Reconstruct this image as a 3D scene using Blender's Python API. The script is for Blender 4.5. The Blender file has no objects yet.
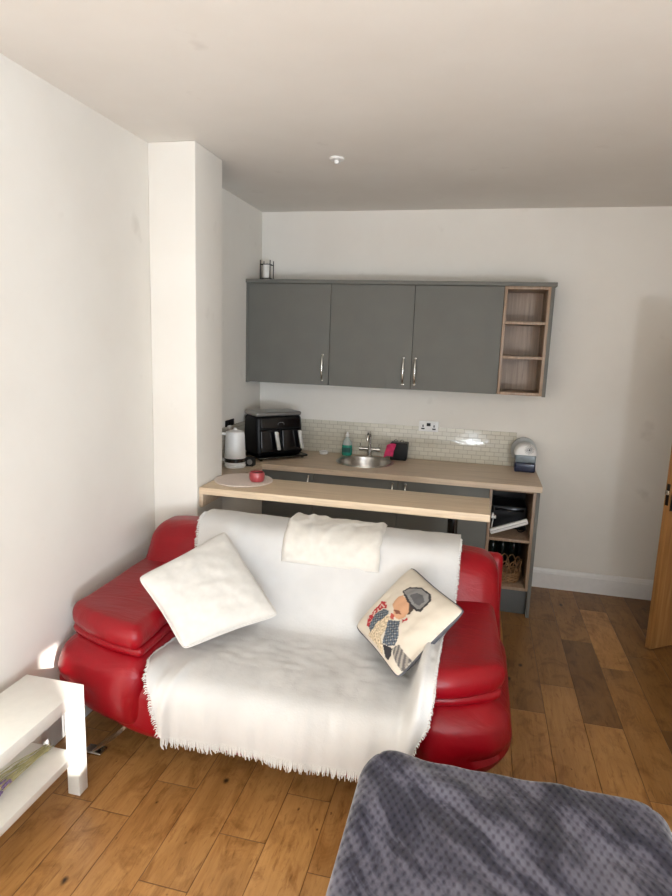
import bpy, bmesh, math, random
from mathutils import Vector, Matrix, noise
PI = math.pi
sc = bpy.context.scene
COL = sc.collection
rnd = random.Random(7)

# ------------------------------------------------------------------ materials
def lin(c):
    f = lambda v: v / 12.92 if v <= .04045 else ((v + .055) / 1.055) ** 2.4
    return tuple(f(v / 255.0) for v in c) + (1.0,)

class NT:
    def __init__(s, name):
        s.m = bpy.data.materials.new(name); s.m.use_nodes = True
        s.t = s.m.node_tree; s.n = s.t.nodes
        s.b = s.n['Principled BSDF']
    def new(s, kind, **kw):
        n = s.n.new(kind)
        for k, v in kw.items():
            if k.startswith('i_'): n.inputs[k[2:].replace('_', ' ')].default_value = v
            else: setattr(n, k, v)
        return n
    def link(s, a, b): s.t.links.new(a, b)
    def math(s, op, a, b=None, c=None):
        n = s.n.new('ShaderNodeMath'); n.operation = op
        for i, v in enumerate((a, b, c)):
            if v is None: continue
            if isinstance(v, (int, float)): n.inputs[i].default_value = v
            else: s.link(v, n.inputs[i])
        return n.outputs[0]
    def coords(s, scale=(1, 1, 1), rot=(0, 0, 0)):
        tc = s.new('ShaderNodeTexCoord'); mp = s.new('ShaderNodeMapping')
        mp.inputs['Scale'].default_value = scale; mp.inputs['Rotation'].default_value = rot
        s.link(tc.outputs['Object'], mp.inputs['Vector']); return mp.outputs['Vector']
    def noise(s, vec, scale, detail=4, rough=.5, dist=0):
        n = s.new('ShaderNodeTexNoise'); n.inputs['Scale'].default_value = scale
        n.inputs['Detail'].default_value = detail; n.inputs['Roughness'].default_value = rough
        n.inputs['Distortion'].default_value = dist
        if vec is not None: s.link(vec, n.inputs['Vector'])
        return n.outputs['Fac']
    def ramp(s, fac, stops):
        r = s.new('ShaderNodeValToRGB'); e = r.color_ramp.elements
        while len(e) < len(stops): e.new(.5)
        for el, (p, c) in zip(e, stops): el.position = p; el.color = lin(c)
        s.link(fac, r.inputs['Fac']); return r.outputs['Color']
    def bump(s, h, strength=.3, dist=.01, prev=None):
        b = s.new('ShaderNodeBump'); b.inputs['Strength'].default_value = strength
        b.inputs['Distance'].default_value = dist; s.link(h, b.inputs['Height'])
        if prev is not None: s.link(prev, b.inputs['Normal'])
        s.link(b.outputs['Normal'], s.b.inputs['Normal']); return b.outputs['Normal']
    def mix(s, fac, a, b, mode='MIX'):
        n = s.new('ShaderNodeMix'); n.data_type = 'RGBA'; n.blend_type = mode
        for k, v in ((0, fac), (6, a), (7, b)):
            if isinstance(v, (int, float)): n.inputs[k].default_value = v
            elif isinstance(v, tuple): n.inputs[k].default_value = v
            else: s.link(v, n.inputs[k])
        return n.outputs[2]

def plain(name, c, rough=.5, metal=0., var=.05, scale=30, bump=0., bscale=200, bdist=.002, spec=.5, trans=0., coat=0., sheen=0.):
    """procedural material: base colour with a slight noise variation and optional noise bump"""
    t = NT(name); v = t.coords()
    f = t.noise(v, scale)
    lo = tuple(max(0, x * (1 - var)) for x in c); hi = tuple(min(255, x * (1 + var)) for x in c)
    t.link(t.ramp(f, ((.3, lo), (.7, hi))), t.b.inputs['Base Color'])
    t.b.inputs['Roughness'].default_value = rough; t.b.inputs['Metallic'].default_value = metal
    t.b.inputs['Specular IOR Level'].default_value = spec
    t.b.inputs['Transmission Weight'].default_value = trans
    t.b.inputs['Coat Weight'].default_value = coat
    t.b.inputs['Sheen Weight'].default_value = sheen
    if bump: t.bump(t.noise(v, bscale, 3), bump, bdist)
    return t.m

def wall_mat(name, c, c2):
    t = NT(name); v = t.coords()
    big = t.noise(v, 1.1, 5, .6); patch = t.noise(v, 4.5, 3, .5)
    col = t.ramp(big, ((.35, c2), (.62, c)))
    sm = t.math('GREATER_THAN', patch, .73)
    sm2 = t.ramp(patch, ((.68, (255, 255, 255)), (.82, (236, 234, 232))))
    t.link(t.mix(1.0, col, sm2, 'MULTIPLY'), t.b.inputs['Base Color'])
    t.b.inputs['Roughness'].default_value = .75; t.b.inputs['Specular IOR Level'].default_value = .25
    t.bump(t.noise(v, 90, 3), .06, .004)
    return t.m

def laminate(name, c_dark, c_mid, c_light, scale=(2, 60, 60), rough=.42):
    t = NT(name); v = t.coords(scale)
    f = t.noise(v, 1.0, 6, .65, .4)
    v2 = t.coords(tuple(a * 3.1 for a in scale)); f2 = t.noise(v2, 1.0, 3, .6)
    m = t.math('ADD', t.math('MULTIPLY', f, .7), t.math('MULTIPLY', f2, .3))
    t.link(t.ramp(m, ((.32, c_dark), (.5, c_mid), (.68, c_light))), t.b.inputs['Base Color'])
    t.b.inputs['Roughness'].default_value = rough
    t.bump(m, .08, .002)
    return t.m

M = {}
M['wall'] = wall_mat('wall_paint', (227, 222, 213), (221, 215, 205))
M['ceiling'] = wall_mat('ceiling_paint', (228, 223, 215), (223, 217, 208))
M['trim'] = plain('white_gloss_trim', (226, 224, 221), .35, var=.01)
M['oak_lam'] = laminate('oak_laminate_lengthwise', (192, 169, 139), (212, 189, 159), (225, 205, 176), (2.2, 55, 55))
M['top_lam'] = laminate('worktop_laminate_shaded', (182, 161, 137), (204, 182, 156), (219, 198, 172), (2.2, 55, 55))  # same laminate as the bar, shade painted in as a darker tone
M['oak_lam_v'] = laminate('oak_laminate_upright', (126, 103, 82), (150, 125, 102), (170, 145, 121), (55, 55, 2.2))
M['grey'] = plain('grey_matt_door', (106, 105, 99), .62, var=.02, scale=6, spec=.3)
M['grey_dark'] = plain('grey_matt_plinth', (84, 85, 83), .5, var=.02)
M['carcass'] = plain('dark_carcass_board', (62, 60, 58), .6, var=.03)
M['chrome'] = plain('brushed_chrome', (205, 203, 198), .22, 1.0, var=.03, scale=80)
M['steel'] = plain('sink_steel', (178, 174, 168), .3, 1.0, var=.06, scale=40)
M['black'] = plain('black_plastic', (9, 9, 11), .45, var=.1, spec=.3)
M['black_gloss'] = plain('black_gloss_plastic', (10, 10, 13), .15, var=.1)
M['white_pl'] = plain('white_plastic', (226, 224, 220), .35, var=.01)
M['silver'] = plain('silver_lid', (150, 148, 144), .35, .6, var=.03)
M['table'] = plain('white_foil_table', (232, 230, 222), .28, var=.01)
M['pink'] = plain('pink_cloth', (205, 50, 100), .8, var=.1, bump=.4)
M['candle'] = plain('rose_red_jar', (158, 62, 66), .3, var=.06, coat=.3)
M['wax'] = plain('white_wax', (228, 224, 216), .5, var=.02)
M['mat'] = plain('beige_woven_mat', (222, 207, 196), .85, var=.06, scale=150, bump=.5, bscale=300)
M['wicker'] = plain('wicker', (122, 88, 54), .6, var=.25, scale=120, bump=.5, bscale=300)
M['bottle'] = plain('dark_green_bottle', (14, 24, 18), .12, var=.1)
M['foil'] = plain('bottle_foil', (92, 100, 84), .4, .2, var=.1)
M['soap'] = plain('green_soap', (64, 176, 152), .15, var=.04, trans=.35)
M['clear'] = plain('clear_plastic', (225, 236, 232), .12, var=.01, trans=.55)
M['soap_label'] = plain('dark_green_label', (22, 82, 74), .5, var=.08)
M['navy'] = plain('navy_tank', (14, 24, 58), .2, var=.08, trans=.2)
M['bluegrey'] = plain('blue_grey_tank', (120, 130, 134), .25, var=.06, trans=.25)
M['shell'] = plain('translucent_grey_shell', (190, 190, 184), .3, var=.03, trans=.55)
M['brass'] = plain('aged_brass', (206, 196, 176), .25, .8, var=.08)
M['dark_metal'] = plain('dark_metal', (46, 42, 38), .35, .8, var=.1)
M['smoked'] = plain('smoked_metal', (92, 90, 88), .2, 1.0, var=.05)
M['cream'] = plain('cream_cotton', (212, 207, 198), .9, var=.02, bump=.25, bscale=500, bdist=.001, sheen=.2)
M['cushion_white'] = plain('ivory_cushion_cotton', (206, 202, 195), .9, var=.02, bump=.3, bscale=420, bdist=.001, sheen=.2)
M['cushion_back'] = plain('grey_cushion_backing', (92, 92, 98), .9, var=.05, bump=.3, bscale=400)
M['lav_stem'] = plain('lavender_stem', (178, 170, 124), .8, var=.15)
M['lav_head'] = plain('lavender_head', (126, 104, 142), .9, var=.25, scale=200)
M['mattress'] = plain('white_sheet', (236, 234, 230), .9, var=.02, bump=.2, bscale=300)
M['bedbase'] = plain('bed_base_fabric', (96, 92, 92), .9, var=.05, bump=.3, bscale=300)
M['bright'] = plain('satin_silver', (214, 212, 206), .3, .35, var=.02)
M['led'] = plain('grey_display_print', (120, 122, 124), .3, var=.02)

# leather
t = NT('red_leather'); v = t.coords()
t.link(t.ramp(t.noise(v, 3.0, 4, .6), ((.3, (128, 2, 15)), (.7, (146, 4, 21)))), t.b.inputs['Base Color'])
t.b.inputs['Roughness'].default_value = .38; t.b.inputs['Specular IOR Level'].default_value = .36
vo = t.new('ShaderNodeTexVoronoi'); vo.inputs['Scale'].default_value = 260; t.link(v, vo.inputs['Vector'])
n1 = t.bump(vo.outputs['Distance'], .10, .0015)
vs = t.coords((1.4, 5.5, 3.0), (.3, .2, .5)); n2 = t.bump(t.noise(vs, 3.2, 4, .55, 1.2), .35, .012, n1)
M['leather'] = t.m

# throw fabric: woven white cotton
t = NT('white_woven_throw'); v = t.coords()
t.link(t.ramp(t.noise(v, 5, 3), ((.3, (198, 196, 193)), (.7, (208, 206, 203)))), t.b.inputs['Base Color'])
t.b.inputs['Roughness'].default_value = .95; t.b.inputs['Specular IOR Level'].default_value = .1
w = t.noise(t.coords((1, .15, .15)), 420, 2); n1 = t.bump(w, .25, .0015)
t.bump(t.noise(v, 22, 4, .6), .22, .012, n1)
M['throw'] = t.m
M['fringe'] = plain('white_fringe_yarn', (208, 206, 202), .95, var=.03, scale=200)

# blanket: grey velvety waffle fleece with brushed nap patches
t = NT('grey_waffle_fleece'); v = t.coords()
sep = t.new('ShaderNodeSeparateXYZ'); t.link(v, sep.inputs[0])
wob = t.math('MULTIPLY', t.noise(v, 5, 2), .012)
cx = t.math('COSINE', t.math('MULTIPLY', t.math('ADD', sep.outputs[0], wob), 2 * PI / .024))
cy = t.math('COSINE', t.math('MULTIPLY', t.math('ADD', t.math('ADD', sep.outputs[1], sep.outputs[2]), wob), 2 * PI / .044))
h = t.math('MULTIPLY', cx, cy)
nap = t.noise(t.coords((1.0, 1.0, 1.0), (0, 0, .75)), 4.6, 5, .62, 1.4)
mpn = t.new('ShaderNodeMapping', vector_type='TEXTURE'); t.link(v, mpn.inputs['Vector']); mpn.inputs['Rotation'].default_value = (0, 0, -.80); mpn.inputs['Scale'].default_value = (.55, .13, .3)
streak = t.noise(mpn.outputs['Vector'], 1.0, 4, .55, .8)
napm = t.math('ADD', t.math('MULTIPLY', nap, .35), t.math('MULTIPLY', streak, .65))
hs = t.math('POWER', t.math('MULTIPLY_ADD', h, .5, .5), .55)
base = t.ramp(napm, ((.38, (40, 39, 50)), (.45, (60, 58, 70)), (.51, (94, 92, 104)), (.58, (110, 108, 120))))
hr = t.ramp(hs, ((.25, (188, 186, 192)), (.75, (255, 255, 255))))
t.link(t.mix(1.0, base, hr, 'MULTIPLY'), t.b.inputs['Base Color'])
t.b.inputs['Roughness'].default_value = .9; t.b.inputs['Sheen Weight'].default_value = .45
t.b.inputs['Sheen Roughness'].default_value = .4; t.b.inputs['Specular IOR Level'].default_value = .15
n1 = t.bump(hs, .6, .004); t.bump(t.noise(v, 160, 2), .2, .002, n1)
M['blanket'] = t.m

# tiles: small cream glossy brick tiles
def tile_mat(name, rot):
    t = NT(name); v = t.coords((1, 1, 1), rot)
    b = t.new('ShaderNodeTexBrick'); t.link(v, b.inputs['Vector'])
    b.inputs['Color1'].default_value = lin((208, 202, 186)); b.inputs['Color2'].default_value = lin((198, 192, 176))
    b.inputs['Mortar'].default_value = lin((174, 166, 150))
    b.inputs['Scale'].default_value = 1.0; b.inputs['Mortar Size'].default_value = .0022
    b.inputs['Mortar Smooth'].default_value = .3; b.inputs['Brick Width'].default_value = .066; b.inputs['Row Height'].default_value = .0325
    t.link(b.outputs['Color'], t.b.inputs['Base Color']); t.b.inputs['Roughness'].default_value = .12
    n1 = t.bump(t.math('SUBTRACT', 1.0, b.outputs['Fac']), .5, .003)
    t.bump(t.noise(v, 28, 2), .3, .004, n1)
    return t.m
M['tiles'] = tile_mat('cream_brick_tiles', (PI / 2, 0, 0))
M['tiles_side'] = tile_mat('cream_brick_tiles_side', (PI / 2, 0, PI / 2))

# oak floor boards, per board attributes: tint (rgb: value, hue, seed), edge (u, v distances)
t = NT('oak_floor_boards')
a = t.new('ShaderNodeAttribute', attribute_name='board_tint'); sp = t.new('ShaderNodeSeparateColor'); t.link(a.outputs['Color'], sp.inputs[0])
tc = t.new('ShaderNodeTexCoord'); off = t.new('ShaderNodeVectorMath', operation='MULTIPLY_ADD')
t.link(tc.outputs['Object'], off.inputs[0]); off.inputs[1].default_value = (9, 1.3, 1)
sv = t.new('ShaderNodeCombineXYZ')
t.link(t.math('MULTIPLY', sp.outputs[2], 37.0), sv.inputs[0]); t.link(t.math('MULTIPLY', sp.outputs[0], 61.0), sv.inputs[1]); t.link(sv.outputs[0], off.inputs[2])
g1 = t.noise(off.outputs[0], 1.5, 6, .62, 1.2)
off2 = t.new('ShaderNodeVectorMath', operation='MULTIPLY_ADD'); t.link(tc.outputs['Object'], off2.inputs[0]); off2.inputs[1].default_value = (75, 3.0, 1); t.link(sv.outputs[0], off2.inputs[2])
g2 = t.noise(off2.outputs[0], 1.6, 4, .6, .3)
g = t.math('ADD', t.math('MULTIPLY', g1, .72), t.math('MULTIPLY', g2, .28))
gcol = t.ramp(g, ((.26, (158, 112, 62)), (.46, (188, 138, 80)), (.62, (202, 153, 94)), (.78, (212, 168, 112))))
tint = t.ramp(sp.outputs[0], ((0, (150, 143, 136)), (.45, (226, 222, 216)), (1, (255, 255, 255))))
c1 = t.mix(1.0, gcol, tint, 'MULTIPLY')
kn = t.new('ShaderNodeTexVoronoi'); kn.inputs['Scale'].default_value = 1.0
off3 = t.new('ShaderNodeVectorMath', operation='MULTIPLY_ADD'); t.link(tc.outputs['Object'], off3.inputs[0]); off3.inputs[1].default_value = (4.2, 2.6, 1); t.link(sv.outputs[0], off3.inputs[2]); t.link(off3.outputs[0], kn.inputs['Vector'])
kf = t.math('ADD', kn.outputs['Distance'], t.math('MULTIPLY', t.noise(tc.outputs['Object'], 40, 2), .05))
knot = t.ramp(kf, ((.045, (70, 46, 28)), (.085, (255, 255, 255))))
c1 = t.mix(1.0, c1, knot, 'MULTIPLY')
fl = t.new('ShaderNodeVectorMath', operation='MULTIPLY_ADD'); t.link(tc.outputs['Object'], fl.inputs[0]); fl.inputs[1].default_value = (60, 9, 1); t.link(sv.outputs[0], fl.inputs[2])
c1 = t.mix(1.0, c1, t.ramp(t.noise(fl.outputs[0], 1.0, 5, .7, .6), ((.28, (196, 182, 166)), (.46, (255, 255, 255)))), 'MULTIPLY')
blot = t.noise(off3.outputs[0], 1.6, 5, .65, 1.5)
c1 = t.mix(1.0, c1, t.ramp(blot, ((.34, (214, 204, 192)), (.50, (255, 255, 255)))), 'MULTIPLY')
kn2 = t.new('ShaderNodeTexVoronoi'); kn2.inputs['Scale'].default_value = 2.3; t.link(off3.outputs[0], kn2.inputs['Vector'])
c1 = t.mix(1.0, c1, t.ramp(t.math('ADD', kn2.outputs['Distance'], t.math('MULTIPLY', t.noise(tc.outputs['Object'], 60, 2), .12)), ((.07, (120, 92, 66)), (.115, (255, 255, 255)))), 'MULTIPLY')
wearn = t.noise(tc.outputs['Object'], 2.3, 4, .6)
c1 = t.mix(1.0, c1, t.ramp(wearn, ((.35, (232, 230, 228)), (.65, (255, 255, 255)))), 'MULTIPLY')
e = t.new('ShaderNodeAttribute', attribute_name='board_edge'); se = t.new('ShaderNodeSeparateColor'); t.link(e.outputs['Color'], se.inputs[0])
mu = t.math('MINIMUM', se.outputs[0], t.math('SUBTRACT', .1795, se.outputs[0])); mv = t.math('MINIMUM', se.outputs[1], t.math('SUBTRACT', se.outputs[2], se.outputs[1]))
ed = t.math('MINIMUM', mu, mv); edf = t.math('SMOOTH_MIN', t.math('DIVIDE', ed, .0026), 1.0, .2)
c1 = t.mix(1.0, c1, t.ramp(edf, ((0.1, (140, 118, 98)), (.85, (255, 255, 255)))), 'MULTIPLY')
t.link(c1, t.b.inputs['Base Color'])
t.link(t.math('MULTIPLY_ADD', g2, .18, .30), t.b.inputs['Roughness']); t.b.inputs['Specular IOR Level'].default_value = .4
n1 = t.bump(edf, .6, .003); n2 = t.bump(g, .10, .003, n1); t.bump(wearn, .08, .03, n2)
M['floor'] = t.m

# oak door
t = NT('oak_door_veneer'); v = t.coords((26, 26, 1.3)); f = t.noise(v, 1.2, 6, .6, .8)
t.link(t.ramp(f, ((.3, (130, 88, 46)), (.55, (156, 111, 64)), (.75, (174, 130, 82)))), t.b.inputs['Base Color']); t.b.inputs['Roughness'].default_value = .4
M['oak_door'] = t.m

# printed cushion: colour attribute
t = NT('printed_cushion_cotton'); a = t.new('ShaderNodeAttribute', attribute_name='print')
t.link(a.outputs['Color'], t.b.inputs['Base Color']); t.b.inputs['Roughness'].default_value = .92
t.bump(t.noise(t.coords(), 500, 2), .3, .001)
M['print'] = t.m

# ------------------------------------------------------------------ mesh builder
def root_loc(o):
    while o.parent: o = o.parent
    return Vector(o.location)

class B:
    """collects shapes and links them as ONE mesh object"""
    def __init__(s): s.v = []; s.f = []; s.mi = []; s.k = 0
    def add(s, vs, fs, mi=None):
        o = len(s.v); s.v += [Vector(p) for p in vs]
        s.f += [tuple(i + o for i in f) for f in fs]; s.mi += [s.k if mi is None else mi] * len(fs); return s
    def quad(s, a, b, c, d): return s.add((a, b, c, d), ((0, 1, 2, 3),))
    def box(s, x0, x1, y0, y1, z0, z1, r=.0, m=1, fn=None, n=(1, 1, 1)):
        """rounded box; n = extra subdivisions of the flat part of each axis"""
        lo = Vector((min(x0, x1), min(y0, y1), min(z0, z1))); hi = Vector((max(x0, x1), max(y0, y1), max(z0, z1)))
        c = (lo + hi) / 2; h = (hi - lo) / 2; r = min(r, min(h) * .999)
        def samples(H, nn):
            q = H - r; out = []
            if r > 0:
                for k in range(m): out.append(-(q + r * math.tan((m - k) / m * PI / 4)))
            for k in range(nn + 1): out.append(-q + 2 * q * k / nn)
            if r > 0:
                for k in range(m): out.append(q + r * math.tan((k + 1) / m * PI / 4))
            return out
        S = [samples(h[i], n[i]) for i in range(3)]
        vs = []; fs = []; idx = {}
        def vert(p):
            key = (round(p[0], 6), round(p[1], 6), round(p[2], 6))
            if key in idx: return idx[key]
            P = Vector(p)
            if r > 0:
                q = Vector([max(-(h[i] - r), min(h[i] - r, P[i])) for i in range(3)]); d = P - q
                if d.length > 1e-9: P = q + d.normalized() * r
            P = P + c
            if fn: P = Vector(fn(P))
            idx[key] = len(vs); vs.append(P); return idx[key]
        for ax in range(3):
            a, b = (ax + 1) % 3, (ax + 2) % 3
            for sg in (-1, 1):
                for i in range(len(S[a]) - 1):
                    for j in range(len(S[b]) - 1):
                        q = []
                        for (ii, jj) in ((i, j), (i + 1, j), (i + 1, j + 1), (i, j + 1)):
                            p = [0, 0, 0]; p[ax] = sg * h[ax]; p[a] = S[a][ii]; p[b] = S[b][jj]; q.append(vert(p))
                        fs.append(tuple(q if sg > 0 else q[::-1]))
        return s.add(vs, fs)
    def tube(s, pts, rad, n=8, closed=False, cap=True):
        pts = [Vector(p) for p in pts]; N = len(pts); rr = rad if isinstance(rad, (list, tuple)) else [rad] * N
        vs = []; fs = []; up = None
        for i, p in enumerate(pts):
            a = pts[(i - 1) % N] if (closed or i > 0) else p; b = pts[(i + 1) % N] if (closed or i < N - 1) else p
            d = (b - a).normalized()
            if up is None: up = Vector((0, 0, 1)) if abs(d.z) < .9 else Vector((1, 0, 0))
            u = (up - d * up.dot(d)).normalized(); w = d.cross(u); up = u
            for k in range(n):
                an = 2 * PI * k / n; vs.append(p + (u * math.cos(an) + w * math.sin(an)) * rr[i])
        for i in range(N if closed else N - 1):
            j = (i + 1) % N
            for k in range(n): fs.append((i * n + k, i * n + (k + 1) % n, j * n + (k + 1) % n, j * n + k))
        if cap and not closed: fs.append(tuple(range(n))[::-1]); fs.append(tuple((N - 1) * n + k for k in range(n)))
        return s.add(vs, fs)
    def lathe(s, prof, cx=0, cy=0, n=32, cap0=True, cap1=True, sx=1, sy=1):
        vs = []; fs = []
        for (r, z) in prof:
            for k in range(n):
                a = 2 * PI * k / n; vs.append((cx + sx * r * math.cos(a), cy + sy * r * math.sin(a), z))
        for i in range(len(prof) - 1):
            for k in range(n): fs.append((i * n + k, i * n + (k + 1) % n, (i + 1) * n + (k + 1) % n, (i + 1) * n + k))
        if cap0: fs.append(tuple(range(n))[::-1])
        if cap1: fs.append(tuple((len(prof) - 1) * n + k for k in range(n)))
        return s.add(vs, fs)
    def prism(s, poly, axis, a0, a1):
        """extrude a 2D polygon along an axis ('x': (y,z), 'y': (x,z), 'z': (x,y))"""
        def P(q, a): return {'x': (a, q[0], q[1]), 'y': (q[0], a, q[1]), 'z': (q[0], q[1], a)}[axis]
        n = len(poly); vs = [P(q, a0) for q in poly] + [P(q, a1) for q in poly]
        fs = [tuple(range(n))[::-1], tuple(range(n, 2 * n))] + [(i, (i + 1) % n, n + (i + 1) % n, n + i) for i in range(n)]
        return s.add(vs, fs)
    def grid(s, nu, nv, fn):
        vs = [fn(i / nu, j / nv) for j in range(nv + 1) for i in range(nu + 1)]
        fs = [(j * (nu + 1) + i, j * (nu + 1) + i + 1, (j + 1) * (nu + 1) + i + 1, (j + 1) * (nu + 1) + i) for j in range(nv) for i in range(nu)]
        return s.add(vs, fs)
    def build(s, name, mats, parent=None, smooth=True, local=False, angle=40, fix=True):
        me = bpy.data.meshes.new(name)
        o0 = root_loc(parent) if (parent and not local) else Vector((0, 0, 0))
        origin = Vector((0, 0, 0))
        if not parent and not local:      # a one-mesh thing: origin at the centre of its base
            xs = [p.x for p in s.v]; ys = [p.y for p in s.v]; zs = [p.z for p in s.v]
            origin = Vector(((min(xs) + max(xs)) / 2, (min(ys) + max(ys)) / 2, min(zs))); o0 = origin
        me.from_pydata([tuple(p - o0) for p in s.v], [], s.f)
        for m in (mats if isinstance(mats, (list, tuple)) else [mats]): me.materials.append(m)
        me.polygons.foreach_set('material_index', s.mi)
        if fix:
            bm = bmesh.new(); bm.from_mesh(me); bmesh.ops.recalc_face_normals(bm, faces=bm.faces); bm.to_mesh(me); bm.free()
        if smooth:
            me.polygons.foreach_set('use_smooth', [True] * len(me.polygons)); me.set_sharp_from_angle(angle=math.radians(angle))
        me.update()
        ob = bpy.data.objects.new(name, me); COL.objects.link(ob)
        if parent: ob.parent = parent
        else: ob.location = origin
        return ob

def tag(o, label, cat, group=None):
    o['label'] = label; o['category'] = cat
    if group: o['group'] = group
    return o
def thing(name, label, cat, loc, rotz=0, group=None):
    o = bpy.data.objects.new(name, None); o.empty_display_size = .05; COL.objects.link(o)
    o.location = loc; o.rotation_euler = (0, 0, rotz); return tag(o, label, cat, group)
def struct(b, name, m, parent=None, smooth=True):
    o = b.build(name, m, parent, smooth)
    if not parent: o['kind'] = 'structure'
    return o
def ss(a, b, x):
    t = max(0., min(1., (x - a) / (b - a))); return t * t * (3 - 2 * t)
def lerp(a, b, t): return a + (b - a) * t
def nz(x, y, z=0.0): return noise.noise(Vector((x, y, z)))

# ------------------------------------------------------------------ room shell
H = 2.769; XR = 3.46; YB = -9.0; COLX = .2635; CY0 = -1.68; CY1 = -1.346
struct(B().box(-.12, 0, YB, 0, 0, H), 'wall_left', M['wall'], smooth=False)
struct(B().box(-.12, XR + .03, 0, .12, 0, H), 'wall_back', M['wall'], smooth=False)
b = B(); b.box(0, COLX, CY0, CY1, 0, H, .006, 2); struct(b, 'wall_pier', M['wall'])
# right wall with door opening and an unseen slit added to shape the sun patch
DY0, DY1, DH = -1.20, -.42, 2.02
SY0, SY1, SZ0, SZ1 = -5.385, -5.255, 1.235, 1.705
b = B(); X0, X1 = XR, XR + .03
RY0, RY1, RZ0, RZ1 = -8.4, -5.85, .35, 2.55      # side window of the right wall
b.box(X0, X1, DY1, 0, 0, H); b.box(X0, X1, DY0, DY1, DH, H); b.box(X0, X1, SY1, DY0, 0, H)
b.box(X0, X1, SY0, SY1, 0, SZ0); b.box(X0, X1, SY0, SY1, SZ1, H); b.box(X0, X1, RY1, SY0, 0, H)
b.box(X0, X1, RY0, RY1, 0, RZ0); b.box(X0, X1, RY0, RY1, RZ1, H); b.box(X0, X1, YB, RY0, 0, H)
struct(b, 'wall_right', M['wall'], smooth=False)
# hall behind the door
b = B(); b.box(XR + .03, 4.7, .0, .1, 0, H); b.box(4.7, 4.8, -2.2, .1, 0, H); b.box(XR + .03, 4.8, -2.3, -2.2, 0, H); b.box(XR + .03, 4.8, -2.3, .1, H, H + .1)
struct(b, 'wall_hall', M['wall'], smooth=False)
# front wall (behind the camera) with the main window
WX0, WX1, WZ0, WZ1 = .45, 3.3, .06, 2.5
b = B(); b.box(-.12, WX0, YB - .12, YB, 0, H); b.box(WX1, XR + .03, YB - .12, YB, 0, H); b.box(WX0, WX1, YB - .12, YB, 0, WZ0); b.box(WX0, WX1, YB - .12, YB, WZ1, H)
struct(b, 'wall_front', M['wall'], smooth=False)
b = B()
for x in (WX0, (WX0 + WX1) / 2 - .03, WX1 - .06): b.box(x, x + .06, YB - .09, YB - .03, WZ0, WZ1)
for z in (WZ0, WZ1 - .06): b.box(WX0, WX1, YB - .09, YB - .03, z, z + .06)
struct(b, 'window_1', M['trim'], smooth=False)
b = B()
for y in (RY0, (RY0 + RY1) / 2 - .03, RY1 - .06): b.box(XR + .0, XR + .03, y, y + .06, RZ0, RZ1)
for z in (RZ0, RZ1 - .06): b.box(XR + .0, XR + .03, RY0, RY1, z, z + .06)
struct(b, 'window_2', M['trim'], smooth=False)
struct(B().box(-.12, XR + .03, YB - .12, .12, H, H + .12), 'ceiling', M['ceiling'], smooth=False)
# skirting boards
def skirt(b, pts):                # profile extruded between two floor points, out = into the room
    (x0, y0), (x1, y1), (ox, oy) = pts
    prof = ((0, 0), (.018, 0), (.018, .118), (.014, .124), (.014, .132), (.008, .148), (.004, .152), (0, .152))
    n = len(prof); vs = [(x0 + ox * a, y0 + oy * a, z) for a, z in prof] + [(x1 + ox * a, y1 + oy * a, z) for a, z in prof]
    b.add(vs, [tuple(range(n))[::-1], tuple(range(n, 2 * n))] + [(i, (i + 1) % n, n + (i + 1) % n, n + i) for i in range(n)])
b = B(); skirt(b, ((2.176, 0), (XR, 0), (0, -1))); struct(b, 'baseboard_back', M['trim'], smooth=False)
b = B(); skirt(b, ((0, YB), (0, CY0), (1, 0))); struct(b, 'baseboard_left', M['trim'], smooth=False)
b = B(); skirt(b, ((XR, YB), (XR, DY0 - .08), (-1, 0))); struct(b, 'baseboard_right', M['trim'], smooth=False)
# door architrave
b = B(); b.box(XR - .02, XR, DY0 - .08, DY0, 0, DH + .08); b.box(XR - .02, XR, DY1, DY1 + .08, 0, DH + .08); b.box(XR - .02, XR, DY0, DY1, DH, DH + .08)
struct(b, 'trim_1', M['oak_door'], smooth=False)

# floor boards: every board has its own joint positions and tint
W = .1795; BX = 2.353
joints = {-1: [-1.43], 0: [-.858, -1.74], 1: [-1.153], 2: [-.965], -2: [-.742, -1.715], -11: [-2.86], -10: [-2.66], -8: [-2.842], -6: [-2.917], 3: [-1.5]}
tints = {(1, 0): .9, (0, 1): .06, (-1, 0): .2, (0, 0): .32, (1, 1): .28, (-1, 1): .4, (-2, 1): .18, (-2, 2): .55, (2, 0): .2, (2, 1): .15, (0, 2): .42, (3, 0): .15, (3, 1): .2}
fr = random.Random(21)
verts = []; faces = []; tcol = []; ecol = []
k0 = math.floor((-.12 - BX) / W); k1 = math.ceil((4.8 - BX) / W)
for k in range(k0, k1):
    x0 = BX + k * W; js = sorted(joints.get(k, [-fr.uniform(.3, 1.1)]), reverse=True)
    ys = [.1]; y = js[0]
    while y > .1: y -= .9
    up = []; yy = js[0] + fr.uniform(.75, 1.05)
    while yy < .05: up.append(yy); yy += fr.uniform(.75, 1.05)
    ys += sorted(up, reverse=True) + js
    while ys[-1] > YB: ys.append(ys[-1] - fr.uniform(.62, 1.08))
    for i in range(len(ys) - 1):
        ya, yb = ys[i], ys[i + 1]; L = ya - yb; o = len(verts)
        verts += [(x0, yb, 0), (x0 + W, yb, 0), (x0 + W, ya, 0), (x0, ya, 0)]; faces.append((o, o + 1, o + 2, o + 3))
        j = i - len(up); tv = tints.get((k, j), min(1, max(0, fr.gauss(.78 if x0 < 1.9 else .25, .16)))); sd = fr.random()  # left boards lighter, right darker: uneven room light painted into the tint
        tcol += [(tv, fr.random(), sd, 1)] * 4; ecol += [(0, 0, L, 1), (W, 0, L, 1), (W, L, L, 1), (0, L, L, 1)]
me = bpy.data.meshes.new('floor'); me.from_pydata(verts, [], faces); me.materials.append(M['floor'])
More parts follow.
